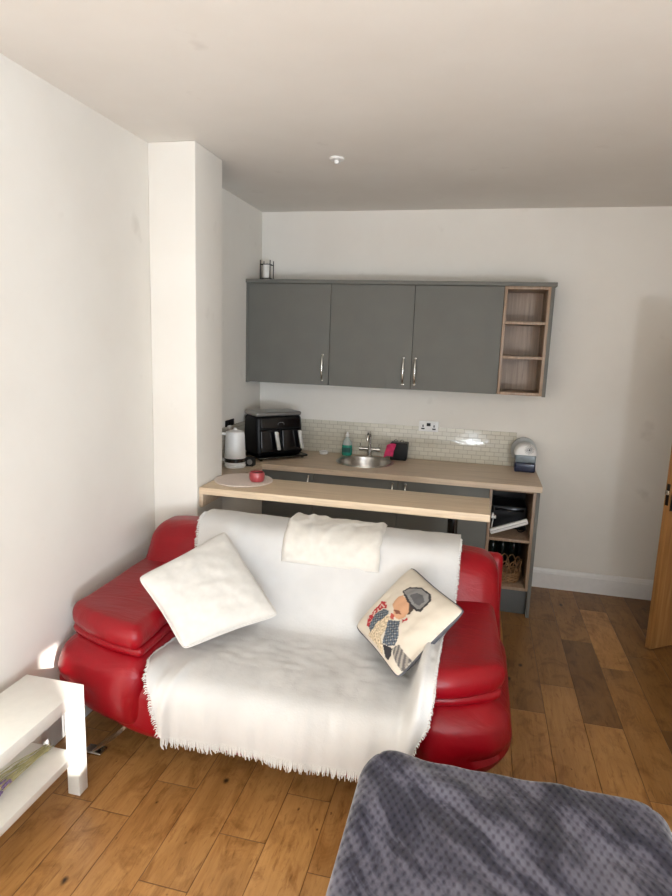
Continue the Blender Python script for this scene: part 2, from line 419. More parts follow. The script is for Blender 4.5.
for nm, data in (('board_tint', tcol), ('board_edge', ecol)):
    at = me.attributes.new(nm, 'FLOAT_COLOR', 'CORNER')
    for i, c in enumerate(data): at.data[i].color = c
fo = bpy.data.objects.new('floor', me); COL.objects.link(fo); fo['kind'] = 'structure'

# ceiling disc
r = thing('ceiling_sensor', 'small white round disc with a stub on the ceiling', 'sensor', (.904, -1.311, H))
b = B(); b.lathe(((.0405, H), (.0405, H - .006), (.036, H - .011), (.018, H - .013)), .904, -1.311, 28); b.build('disc', M['white_pl'], r)
b = B(); b.lathe(((.014, H - .012), (.014, H - .024), (.009, H - .03)), .904, -1.311, 18); b.build('stub', M['white_pl'], r)

# open oak door
dv = Vector((.82, .57, 0)).normalized(); dn = Vector((dv.y, -dv.x, 0)); DA = Vector((2.866, -.858, 0))
ang = math.atan2(dv.y, dv.x)
d = bpy.data.objects.new('door_1', None); COL.objects.link(d); d.location = DA; d.rotation_euler = (0, 0, ang); d['kind'] = 'structure'
d['label'] = 'open light oak door with a metal lever handle at the right edge'
b = B(); b.box(0, .72, 0, .038, .012, 1.99, .002, 1); lf = b.build('door_leaf', M['oak_door'], d, local=True)
b = B(); b.box(.004, .040, -.006, .0, .890, 1.025, .003, 2); b.build('handle_plate', M['dark_metal'], d, local=True)
b = B(); b.tube(((.022, -.004, .985), (.022, -.05, .985), (.03, -.056, .985), (.13, -.056, .983)), .0125, 10); b.build('door_handle', M['brass'], d, local=True)
b = B(); b.box(-.014, .0, .006, .030, .985, 1.012, .003, 2); b.build('latch_bolt', M['brass'], d, local=True)
b = B(); b.box(-.0015, .0, .008, .030, .92, 1.05, .0005, 1); b.build('latch_plate', M['dark_metal'], d, local=True)

# ------------------------------------------------------------------ wall units
ZT, ZB, YF = 2.209, 1.482, -.32
def bar_handle(name, parent, x, y, z0, z1):
    b = B(); pts = []
    for i in range(13):
        q = i / 12; pts.append((x, y - .026 * math.sin(PI * q) ** .45 - .002, z0 + (z1 - z0) * q))
    b.tube(pts, [.0095 - .002 * abs(2 * i / 12 - 1) for i in range(13)], 10)
    b.lathe(((.009, 0), (.009, .0)), x, y, 4, False, False) if False else None
    for z in (z0, z1): b.box(x - .008, x + .008, y - .010, y, z - .009, z + .009, .003, 2)
    return b.build(name, M['chrome'], parent)
def wall_unit(x0, x1, hx, label):
    r = thing('wall_cabinet', label, 'cabinet', ((x0 + x1) / 2, -.15, ZB), 0, 'grey wall cabinets')
    b = B(); b.box(x0, x1, YF + .022, 0, ZB, ZT, .001, 1); b.build('carcass', M['carcass'], r)
    b = B(); b.box(x0 + .0018, x1 - .0018, YF, YF + .02, ZB, ZT - .002, .002, 2); dr = b.build('door', M['grey'], r)
    bar_handle('handle', dr, hx - .010, YF, 1.522, 1.702)
b = B(); b.box(.0, .018, YF - .001, 0, ZB - .004, ZT, .001, 1)
tag(b.build('end_panel', M['grey']), 'narrow grey end panel of the wall cupboards against the left wall', 'panel')
wall_unit(.018, .6475, .611, 'leftmost grey wall cupboard, single plain door, candle lantern on top')
wall_unit(.6475, 1.2516, 1.206, 'middle grey wall cupboard above the sink tap')
wall_unit(1.2516, 1.8522, 1.290, 'grey wall cupboard next to the open wooden shelves')
b = B(); b.box(2.150, 2.1735, YF - .001, 0, ZB - .004, ZT, .001, 1)
tag(b.build('end_panel', M['grey']), 'grey side panel closing the right end of the wall cupboards', 'panel')
def shelf_unit(name, label, x0, x1, y0, y1, z0, z1, zs, back, plinth=0):
    r = thing(name, label, 'shelf', ((x0 + x1) / 2, (y0 + y1) / 2, z0 - plinth)); T = .019
    for x in (x0, x1 - T):
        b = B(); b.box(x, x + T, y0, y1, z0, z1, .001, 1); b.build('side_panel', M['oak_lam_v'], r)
    b = B(); b.box(x0 + T, x1 - T, y1 - .008, y1, z0, z1); b.build('back_panel', back, r)
    for nm, z in [('bottom_panel', z0), ('top_panel', z1 - T)] + [('shelf_board', q) for q in zs]:
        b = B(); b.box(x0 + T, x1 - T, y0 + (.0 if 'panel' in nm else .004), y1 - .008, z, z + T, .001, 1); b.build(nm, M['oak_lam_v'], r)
    if plinth:
        b = B(); b.box(x0, x1, y0 + .05, y0 + .068, 0, z0, .001, 1); b.build('plinth', M['grey_dark'], r)
    return r
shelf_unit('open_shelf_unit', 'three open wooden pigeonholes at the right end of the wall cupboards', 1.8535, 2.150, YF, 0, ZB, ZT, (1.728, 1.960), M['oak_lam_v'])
b = B(); b.box(0, 2.185, YF - .016, 0, ZT, 2.236, .003, 2)
tag(b.build('cornice', M['grey']), 'long grey cornice strip along the top of the wall cupboards', 'cornice')

# candle lantern on the cupboards
cx, cy, z0 = .128, -.235, 2.236
r = thing('candle_lantern', 'white candle in a black wire frame on top of the wall cupboards', 'candle', (cx, cy, z0))
b = B()
for sx in (-1, 1):
    for sy in (-1, 1): b.tube(((cx + sx * .038, cy + sy * .038, z0), (cx + sx * .038, cy + sy * .038, z0 + .142)), .0035, 6)
for z in (z0 + .012, z0 + .112):
    b.tube([(cx + sx * .038, cy + sy * .038, z) for sx, sy in ((-1, -1), (1, -1), (1, 1), (-1, 1))], .003, 6, True)
b.build('wire_frame', M['black'], r)
b = B(); b.lathe(((.028, z0 + .012), (.030, z0 + .016), (.030, z0 + .112), (.027, z0 + .116), (.012, z0 + .112)), cx, cy, 28); c = b.build('candle', M['wax'], r)
b = B(); b.tube(((cx, cy, z0 + .11), (cx + .001, cy, z0 + .124)), .0015, 6); b.build('wick', M['black'], c)

# ------------------------------------------------------------------ base units, worktops
WZ = .924; DT = .876; BY = -.605
def base_unit(x0, x1, hx, label):
    r = thing('base_cabinet', label, 'cabinet', ((x0 + x1) / 2, -.3, 0), 0, 'grey base cabinets')
    b = B(); T = .018      # hollow carcass
    b.box(x0, x0 + T, BY + .022, -.01, .14, .884); b.box(x1 - T, x1, BY + .022, -.01, .14, .884); b.box(x0, x1, BY + .022, -.01, .14, .158); b.box(x0, x1, -.02, -.01, .14, .884)
    b.build('carcass', M['carcass'], r, smooth=False)
    b = B(); b.box(x0 + .0018, x1 - .0018, BY, BY + .02, .155, DT, .002, 2); dr = b.build('door', M['grey'], r)
    bar_handle('handle', dr, hx, BY, .672, .852)
    b = B(); b.box(x0, x1, BY + .06, BY + .076, 0, .14); b.build('plinth', M['grey_dark'], r, smooth=False)
base_unit(.018, .632, .597, 'grey base cupboard nearest the left wall, behind the breakfast bar')
base_unit(.632, 1.236, 1.200, 'grey base cupboard under the round sink')
base_unit(1.236, 1.850, 1.290, 'grey base cupboard next to the low open shelves')
shelf_unit('open_base_shelf', 'low open wooden shelf unit with a basket, at the right end of the kitchen', 1.851, 2.149, -.60, -.02, .185, .884, (.520,), M['carcass'], .185)
b = B(); b.box(2.1495, 2.1715, -.605, 0, 0, .884, .001, 1)
tag(b.build('end_panel', M['grey']), 'grey floor standing end panel beside the low open shelves', 'panel')
# worktop with a round hole for the sink
SX, SYc, SR = .940, -.285, .196
b = B(); x0, x1, y0, y1, z1, z0 = 0, 2.178, -.645, 0, WZ, .884
hx0, hx1, hy0, hy1 = SX - .25, SX + .25, SYc - .25, SYc + .25; n = 48
inner = []; outer = []
for k in range(n):
    a = 2 * PI * k / n; cx, cy = math.cos(a), math.sin(a); q = .25 / max(abs(cx), abs(cy))
    inner.append((SX + SR * cx, SYc + SR * cy)); outer.append((SX + q * cx, SYc + q * cy))
for z in (z1, z0):
    vs = [(x, y, z) for x, y in inner] + [(x, y, z) for x, y in outer]
    b.add(vs, [(k, (k + 1) % n, n + (k + 1) % n, n + k) for k in range(n)])
    for (a0, a1, c0, c1) in ((x0, hx0, y0 + .004, y1), (hx1, x1, y0 + .004, y1), (hx0, hx1, y0 + .004, hy0), (hx0, hx1, hy1, y1)):
        b.quad((a0, c0, z), (a1, c0, z), (a1, c1, z), (a0, c1, z))
b.add([(x, y, z1) for x, y in inner] + [(x, y, z0) for x, y in inner], [(k, (k + 1) % n, n + (k + 1) % n, n + k) for k in range(n)])
# rounded front nosing and ends
b.quad((x0, y0 + .004, z1), (x1, y0 + .004, z1), (x1, y0, z1 - .004), (x0, y0, z1 - .004)); b.quad((x0, y0, z1 - .004), (x1, y0, z1 - .004), (x1, y0, z0), (x0, y0, z0)); b.quad((x0, y0, z0), (x1, y0, z0), (x1, y0 + .004, z0), (x0, y0 + .004, z0))
b.quad((x1, y0, z0), (x1, y1, z0), (x1, y1, z1), (x1, y0, z1)); b.quad((x0, y0, z0), (x0, y1, z0), (x0, y1, z1), (x0, y0, z1))
tag(b.build('worktop', M['top_lam'], smooth=False, fix=False), 'long brown wood effect worktop with the round sink set in it', 'worktop')
b = B(); b.box(0.001, .26, -1.344, -.6455, .884, WZ, .003, 2)
tag(b.build('worktop', M['top_lam']), 'short side ledge of worktop under the white kettle by the left wall', 'worktop')
b = B(); b.box(.232, .25, -1.342, -.61, 0, .884, .001, 1)
tag(b.build('ledge_panel', M['wall']), 'pale upright panel under the kettle ledge beside the wall pier', 'panel')
# splashback
b = B(); b.box(.010, 2.03, -.010, 0, WZ, 1.180, .001, 1); o = struct(b, 'splashback', M['tiles'])
b = B(); b.box(0, .010, -1.344, 0, WZ, 1.180, .001, 1); struct(b, 'splashback_side', M['tiles_side'])

# sink and tap
r = thing('round_sink', 'round stainless steel sink bowl set into the worktop', 'sink', (SX, SYc, WZ - .15))
b = B(); b.lathe(((.216, WZ + .001), (.215, WZ + .005), (.200, WZ + .006), (.192, WZ + .001), (.188, WZ - .02), (.180, WZ - .11), (.165, WZ - .138), (.12, WZ - .147), (.03, WZ - .150)), SX, SYc, 56, False, True)
b.build('bowl', M['steel'], r)
b = B(); b.lathe(((.032, WZ - .148), (.030, WZ - .144), (.02, WZ - .146)), SX, SYc, 24); b.build('drain', M['chrome'], r)
tx, ty = .932, -.048
r = thing('mixer_tap', 'chrome mixer tap with a tall spout behind the round sink', 'tap', (tx, ty, WZ))
b = B(); b.lathe(((.026, WZ), (.026, WZ + .008), (.018, WZ + .014), (.018, WZ + .075)), tx, ty, 20); b.build('base', M['chrome'], r)
b = B(); b.tube(((tx - .062, ty, WZ + .058), (tx + .062, ty, WZ + .058)), .0145, 14); b.build('mixer_body', M['chrome'], r)
for s in (-1, 1):
    b = B(); b.tube(((tx + s * .055, ty, WZ + .058), (tx + s * .082, ty, WZ + .058)), .0185, 12); b.tube(((tx + s * .07, ty, WZ + .072), (tx + s * .076, ty - .015, WZ + .105)), .004, 8); b.build('tap_handle', M['chrome'], r)
b = B(); pts = [(tx, ty, WZ + .06), (tx, ty, WZ + .14)] + [(tx, ty - .055 + .055 * math.cos(a), WZ + .155 + .045 * math.sin(a)) for a in [PI * k / 8 for k in range(0, 9)]] + [(tx, ty - .11, WZ + .135)]
b.tube(pts, .0105, 12); b.build('spout', M['chrome'], r)

# washing-up liquid
cx, cy = .758, -.085
r = thing('soap_bottle', 'clear bottle of green washing up liquid left of the tap', 'bottle', (cx, cy, WZ))
b = B(); b.lathe(((.032, WZ), (.040, WZ + .006), (.042, WZ + .05), (.039, WZ + .085)), cx, cy, 24, sy=.7); b.build('liquid', M['soap'], r)
b = B(); b.lathe(((.0395, WZ + .0855), (.032, WZ + .115), (.016, WZ + .138), (.013, WZ + .150)), cx, cy, 24, sy=.7); b.build('bottle_neck', M['clear'], r)
b = B(); b.lathe(((.0145, WZ + .150), (.0145, WZ + .168), (.008, WZ + .172), (.007, WZ + .186)), cx, cy, 18); b.build('cap', M['white_pl'], r)
b = B(); b.grid(10, 2, lambda u, v: (cx + .0432 * math.sin((u - .5) * 1.7), cy - .0305 * math.cos((u - .5) * 1.7), WZ + .028 + .038 * v)); b.build('label', M['soap_label'], r)
# tea light dish
cx, cy = .575, -.10
r = thing('tealight_dish', 'tiny white tealight on the worktop between fryer and soap bottle', 'candle', (cx, cy, WZ))
b = B(); b.lathe(((.026, WZ), (.034, WZ + .004), (.036, WZ + .024), (.033, WZ + .025), (.031, WZ + .014)), cx, cy, 24); b.build('dish', M['white_pl'], r)
b = B(); b.lathe(((.030, WZ + .0145), (.030, WZ + .019)), cx, cy, 20); b.build('wax', M['wax'], r)
# black caddy with pink cloth
cx, cy = 1.163, -.085
r = thing('sponge_caddy', 'black box shaped caddy with wire hoops right of the tap', 'caddy', (cx, cy, WZ))
b = B(); b.box(cx - .058, cx + .066, cy - .045, cy + .045, WZ, WZ + .135, .008, 3, lambda p: (p.x + (p.z - WZ) * .06 * (1 if p.x > cx else -.2), p.y, p.z)); b.build('box', M['black'], r)
b = B()
for dx in (-.022, .026): b.tube([(cx + dx + .017 * math.cos(a), cy - .01, WZ + .130 + .026 * math.sin(a)) for a in [PI * k / 10 for k in range(11)]], .0035, 8)
b.build('hoops', M['chrome'], r)
def cloth(u, v):
    x = cx - .100 + .062 * u + .022 * v; z = WZ + .030 + .098 * v - .012 * (2 * u - 1) ** 2 + .01 * u
    return (x, cy - .062 - .012 * math.sin(PI * u) - .006 * math.sin(7 * v + 3 * u), z)
b = B(); b.grid(12, 14, cloth); o = b.build('sponge_cloth', M['pink']); tag(o, 'pink cloth hanging over the left side of the black caddy', 'cloth')
md = o.modifiers.new('thick', 'SOLIDIFY'); md.thickness = .016; md.offset = 0

# sockets
def socket(name, label, loc, rotz, plate, black):
    r = thing(name, label, 'socket', loc, rotz)
    w, h = .075, .040
    b = B(); b.box(-w, w, -.008, 0, -h, h, .004, 2); b.build('plate', plate, r, local=True)
    for s in (-1, 1):
        b = B(); b.box(s * .042 - .013, s * .042 + .013, -.0092, -.008, -.024, -.014, .0006, 1); b.box(s * .042 - .0045, s * .042 + .0045, -.0092, -.008, -.006, .012, .0006, 1); b.build('pin_slots', black, r, local=True)
    b = B(); b.box(-.015, .015, -.0105, -.008, .002, .026, .002, 2); b.build('switch', black, r, local=True)
    return r
socket('wall_socket', 'white double wall socket with black slots above the tiles', (1.376, -.010, 1.186), 0, M['white_pl'], M['black'])
r = socket('wall_socket', 'dark double socket on the left wall above the kettle', (0, -.63, 1.185), PI / 2, M['black'], M['dark_metal'])
b = B(); b.box(-.060, -.024, -.034, -.0105, -.026, .004, .006, 2)
o = b.build('plug', M['white_pl'], None, local=True); o.location = (0, -.63, 1.185); o.rotation_euler = (0, 0, PI / 2); tag(o, 'white plug in the dark socket above the kettle', 'plug')

# diffuser / humidifier at the right end of the worktop
cx, cy = 2.092, -.150
r = thing('humidifier', 'dome topped humidifier with a navy base at the right end of the worktop', 'humidifier', (cx, cy, WZ))
def rbx(b, x0, x1, y0, y1, z0, z1, rr=.012): return b.box(x0, x1, y0, y1, z0, z1, rr, 4)
b = B(); rbx(b, cx - .072, cx + .072, cy - .062, cy + .062, WZ, WZ + 0.0707); b.build('base', M['navy'], r)
b = B(); rbx(b, cx - .0715, cx + .0715, cy - .0615, cy + .0615, WZ + 0.0684, WZ + 0.1277, .010); b.build('tank', M['bluegrey'], r)
def arch(R, hz, n=24): return [(cx + R * math.cos(a), WZ + hz + R * 1.0 * math.sin(a)) for a in [PI * k / n for k in range(n + 1)]]
b = B(); pr = arch(.079, .139); nn = len(pr)
rings = [(cy + .060, .90), (cy + .062 - .010, 1.0), (cy - .046, 1.0), (cy - .058, .93), (cy - .063, .80)]
vs = []; fs = []
for yy, s in rings: vs += [(cx + (x - cx) * s, yy, WZ + 0.1254 + (z - WZ - .139) * s) for x, z in pr]
for i in range(len(rings) - 1):
    for k in range(nn): fs.append((i * nn + k, i * nn + (k + 1) % nn, (i + 1) * nn + (k + 1) % nn, (i + 1) * nn + k))
fs += [tuple(range(nn)), tuple(range(4 * nn, 5 * nn))[::-1]]; b.add(vs, fs); dm = b.build('dome', M['white_pl'], r)
b = B()
for k in range(16):
    a = 2 * PI * k / 16; b.tube([(cx + .02 + q * math.cos(a + (q - .012) * 12), cy - .064, WZ + 0.1653 + q * math.sin(a + (q - .012) * 12)) for q in (.010, .018, .026, .033)], .0014, 5)
b.lathe(((.006, 0), (.006, .001)), 0, 0, 4) if False else None
b.tube(((cx + .02, cy - .062, WZ + 0.1653), (cx + .02, cy - .068, WZ + 0.1653)), .007, 12)
b.build('vent_grille', M['smoked'], dm)
b = B(); A = [(cx - .008 + .092 * math.cos(a), WZ + 0.1345 + .098 * math.sin(a)) for a in [PI * k / 28 for k in range(29)]]
A = [(cx + .068, WZ + 0.1277)] + A + [(cx - .094, WZ + 0.0969), (cx - .085, WZ + 0.0798), (cx - .075, WZ + 0.0798)]
b.prism(A, 'y', cy + .066, cy + .10); b.build('clear_shell', M['shell'], r)

# air fryer on its tray
FR = math.radians(47); FW, FD, FZ0, FZ1 = .388, .26, .957, 1.272
fx, fy = .205, -.570
r = thing('air_fryer', 'black two drawer air fryer with silver handles in the kitchen corner', 'air fryer', (fx, fy, FZ0), FR)
Hh = FZ1 - FZ0
def taper(p):       # front leans back a little towards the top, plan narrows slightly
    q = p.z / Hh; return (FW / 2 + (p.x - FW / 2) * (1 - .05 * max(0, q - .55)), p.y + (.035 * q if p.y < FD * .5 else 0), p.z)
b = B(); b.box(0, FW, 0.012, FD, .0, Hh - .028, .028, 5, taper, (6, 3, 6)); b.build('body', M['black'], r, local=True)
b = B(); b.box(.004, FW - .004, .046, FD - .004, Hh - .030, Hh, .014, 3, None, (2, 2, 1)); b.build('lid', M['silver'], r, local=True)
b = B(); b.box(.03, FW - .03, .024, .040, Hh * .64, Hh * .88, .006, 2, lambda p: (p.x, p.y + (p.z - Hh * .64) * .16 - .008, p.z)); pn = b.build('control_panel', M['black_gloss'], r, local=True)
b = B()
for i in range(4): b.box(.155 + i * .02, .170 + i * .02, .0185, .0245, Hh * .775, Hh * .80, .001, 1, lambda p: (p.x, p.y + .006, p.z))
b.tube([(.192 + .026 * math.cos(a), .0205, Hh * .725 + .014 * math.sin(a)) for a in [2 * PI * k / 20 for k in range(20)]], .0016, 5, True)
b.build('display_marks', M['led'], pn, local=True)
for k in range(2):
    xa = .022 + k * (FW / 2 - .016); xb = xa + FW / 2 - .028
    b = B(); b.box(xa, xb, -.004, .03, .022, Hh * .6, .012, 3, lambda p: (p.x, p.y + .035 * p.z / Hh, p.z)); dw = b.build('drawer', M['black_gloss'], r, local=True)
    xm = xb - .055 if k == 0 else xb - .035
    b = B(); b.box(xm - .013, xm + .013, -.050, -.030, .045, Hh * .575, .006, 3, lambda p: (p.x + (.5 - p.z / Hh) * .045, p.y + .032 * p.z / Hh, p.z)); b.box(xm + .0, xm + .012, -.034, .004, Hh * .50, Hh * .56, .003, 2); b.build('handle', M['bright'], dw, local=True)
b = B(); b.box(-.01, FW + .012, -.03, FD - .0, -.020, -.006, .005, 2)
for (px, py) in ((.02, .0), (FW - .02, .0), (.02, FD - .03), (FW - .02, FD - .03)): b.lathe(((.012, -.033), (.012, -.018)), px, py, 12)
b.add([(FW + .0, -.028, -.006), (FW + .012, -.028, -.006), (FW + .012, FD, -.006), (FW, FD, -.006)], ((0, 1, 2, 3),))
o = b.build('appliance_tray', M['smoked'], None, local=True); o.location = (fx, fy, FZ0); o.rotation_euler = (0, 0, FR)
tag(o, 'thin dark metal tray under the black air fryer', 'tray')
for px in (.03, FW - .03):
    for py in (.05, FD - .03): b = B(); b.lathe(((.012, -.006), (.012, .004)), px, py, 12); b.build('foot', M['black'], r, local=True)
# small dark gadget by the kettle
cx, cy = .205, -.745
r = thing('timer', 'small dark gadget with a round silver dial between kettle and fryer', 'timer', (cx, cy, WZ))
b = B(); b.box(cx - .032, cx + .036, cy - .03, cy + .03, WZ, WZ + .062, .010, 3); b.build('case', M['black'], r)
b = B(); b.tube(((cx + .012, cy - .03, WZ + .034), (cx + .012, cy - .036, WZ + .034)), .019, 18); b.build('dial', M['silver'], r)

# kettle
cx, cy = .122, -.81
r = thing('kettle', 'white electric kettle half hidden behind the wall pier', 'kettle', (cx, cy, WZ))
b = B(); b.lathe(((.070, WZ), (.074, WZ + 0.0066), (.074, WZ + 0.0176), (.068, WZ + 0.0242)), cx, cy, 36); b.build('power_base', M['white_pl'], r)
b = B(); b.lathe(((.068, WZ + 0.0248), (.072, WZ + 0.0308), (.073, WZ + 0.0374)), cx, cy, 36, True, False); b.lathe(((.073, WZ + 0.0682), (.070, WZ + 0.1320), (.066, WZ + 0.2200), (.063, WZ + 0.2398)), cx, cy, 36, False, False); b.lathe(((.073, WZ + 0.0374), (.073, WZ + 0.0682)), cx, cy, 36, False, False)
bd = b.build('body', M['white_pl'], r)
b = B(); b.lathe(((.0738, WZ + 0.0396), (.0738, WZ + 0.0660)), cx, cy, 36, False, False); b.build('chrome_band', M['smoked'], bd)
b = B(); b.lathe(((.063, WZ + 0.2398), (.060, WZ + 0.2486), (.03, WZ + 0.2574), (.012, WZ + 0.2596)), cx, cy, 36); b.lathe(((.012, WZ + 0.2596), (.010, WZ + 0.2728)), cx, cy, 14); b.build('lid', M['white_pl'], r)
b = B(); b.tube(((cx - .052, cy - .025, WZ + 0.2310), (cx - .085, cy - .05, WZ + 0.2365), (cx - .104, cy - .062, WZ + 0.2090), (cx - .106, cy - .064, WZ + 0.1320), (cx - .094, cy - .055, WZ + 0.0660), (cx - .064, cy - .036, WZ + 0.0495)), [.010, .011, .011, .011, .010, .009], 12); b.build('handle', M['white_pl'], r)
b = B(); b.tube(((cx + .01, cy + .045, WZ + 0.2090), (cx + .015, cy + .078, WZ + 0.2332)), [.02, .008], 12); b.build('spout', M['white_pl'], r)

# ------------------------------------------------------------------ breakfast bar
BZ0, BZ1 = .947, .986; BR = 1.832
b = B(); b.box(COLX + .001, BR, -1.662, -1.318, BZ0, BZ1, .003, 2); tag(b.build('breakfast_bar', M['oak_lam']), 'long pale wood breakfast bar running out from the wall pier behind the sofa', 'bar')
b = B(); b.box(COLX, COLX + .022, -1.655, -1.36, .872, BZ0, .002, 1); tag(b.build('support_batten', M['top_lam']), 'brown wooden batten holding the left end of the breakfast bar', 'batten')
r = thing('bar_leg', 'round dark metal leg under the right end of the breakfast bar', 'leg', (1.648, -1.50, 0))
b = B(); b.lathe(((.027, .01), (.027, .935)), 1.648, -1.50, 24); b.build('pole', M['smoked'], r)
b = B(); b.lathe(((.045, 0), (.045, .006), (.03, .012)), 1.648, -1.50, 24); b.build('foot_plate', M['smoked'], r)
b = B(); b.lathe(((.03, .933), (.045, .941), (.045, BZ0)), 1.648, -1.50, 24); b.build('top_plate', M['smoked'], r)
# round mat + red jar
cx, cy = .434, -1.425
b = B(); b.lathe(((.166, BZ1), (.170, BZ1 + .003), (.168, BZ1 + .0075), (.10, BZ1 + .008), (.001, BZ1 + .008)), cx, cy, 64); tag(b.build('round_placemat', M['mat']), 'round beige placemat on the left end of the breakfast bar', 'placemat')
cx, cy, z0 = .520, -1.437, BZ1 + .0081
r = thing('candle_jar', 'rose red round candle jar on the beige placemat', 'candle', (cx, cy, z0))
b = B(); b.lathe(((.034, z0), (.041, z0 + .006), (.045, z0 + .022), (.045, z0 + .040), (.041, z0 + .054), (.038, z0 + .055), (.038, z0 + .046)), cx, cy, 36, True, False); b.build('jar', M['candle'], r)
b = B(); b.lathe(((.0378, z0 + .030), (.0378, z0 + .045)), cx, cy, 32); w_ = b.build('wax', plain('rose_wax', (120, 52, 56), .5), r)
b = B(); b.tube(((cx, cy, z0 + .044), (cx, cy, z0 + .052)), .0014, 6); b.build('wick', M['black'], w_)

# ------------------------------------------------------------------ contents of the low open shelves
zs = .520 + .019
b = B(); b.box(1.885, 2.118, -.36, -.10, zs, zs + .165, .008, 2); r = thing('black_box', 'black appliance box at the back of the upper low shelf', 'box', (2.0, -.23, zs)); b.build('case', M['black'], r)
b = B(); b.box(1.90, 2.10, -.362, -.360, zs + .13, zs + .15, .0005, 1); b.build('front_strip', M['black_gloss'], r)
def slab(p):
    c_, s_ = math.cos(math.radians(22)), math.sin(math.radians(22)); x, z = p.x - 1.985, p.z - (zs + .085)
    return (1.993 + x * c_ - z * s_, p.y, zs + .078 + x * s_ + z * c_)
b = B(); b.box(1.858, 2.114, -.575, -.548, zs + .066, zs + .103, .006, 3, slab, (4, 2, 1)); r = thing('white_console', 'slim white box leaning aslant on the upper low shelf', 'box', (1.99, -.5, zs)); b.build('case', M['white_pl'], r)
b = B(); b.tube([slab(Vector(p)) for p in ((1.862, -.5755, zs + .085), (2.108, -.5755, zs + .085))], .0015, 6); b.build('seam', M['silver'], r)
b = B(); pts = [(2.085 + .028 * math.cos(a), -.47 + .004 * k, zs + .036 + .030 * math.sin(a)) for k, a in enumerate([2 * PI * q / 14 for q in range(34)])]
b.tube(pts, .0035, 6); tag(b.build('cable', M['black']), 'coil of black cable under the slanting white box', 'cable')
b = B(); b.box(1.874, 1.905, -.585, -.555, zs + .128, zs + .146, .004, 2); b.box(1.876, 1.889, -.582, -.560, zs + .14, zs + .165, .003, 2)
b.tube(((1.89, -.56, zs + .13), (1.885, -.54, zs + .08), (1.88, -.5, zs + .004)), .004, 8)
tag(b.build('adapter', M['white_pl']), 'small white adapter beside the slanting white box', 'adapter')
zl = .185 + .019
for (px, py, hh, lb) in ((1.912, -.27, .29, 'dark bottle at the left behind the wicker basket'), (1.985, -.20, .27, 'dark bottle in the middle behind the wicker basket'), (2.062, -.23, .285, 'dark bottle at the right behind the wicker basket')):
    r = thing('wine_bottle', lb, 'bottle', (px, py, zl), 0, 'bottles on the low shelf')
    b = B(); b.lathe(((.030, zl), (.034, zl + .004), (.034, zl + hh * .60), (.027, zl + hh * .70), (.013, zl + hh * .78), (.013, zl + hh * .90)), px, py, 20); b.build('glass', M['bottle'], r)
    b = B(); b.lathe(((.0145, zl + hh * .80), (.0145, zl + hh), (.010, zl + hh + .001)), px, py, 16); b.build('capsule', M['foil'], r)
cx, cy = 2.020, -.455
r = thing('wicker_basket', 'round wicker basket with a looped rim on the lower shelf', 'basket', (cx, cy, zl))
b = B()
for k in range(7): b.tube([(cx + (.072 + .0016 * k) * math.cos(a), cy + (.072 + .0016 * k) * math.sin(a), zl + .006 + .0105 * k + .002 * math.sin(9 * a + PI * k)) for a in [2 * PI * q / 40 for q in range(40)]], .006, 7, True)
b.lathe(((.07, zl), (.07, zl + .006)), cx, cy, 32); b.build('body', M['wicker'], r)
for k in range(10):
    a0 = 2 * PI * k / 10; pts = []
    for q in range(13):
        tq = q / 12; a = a0 + (tq - .5) * .95; pts.append((cx + .084 * math.cos(a), cy + .084 * math.sin(a), zl + .070 + .085 * math.sin(PI * tq) ** .7))
    b = B(); b.tube(pts, .0042, 7); b.build('rim_loop', M['wicker'], r)

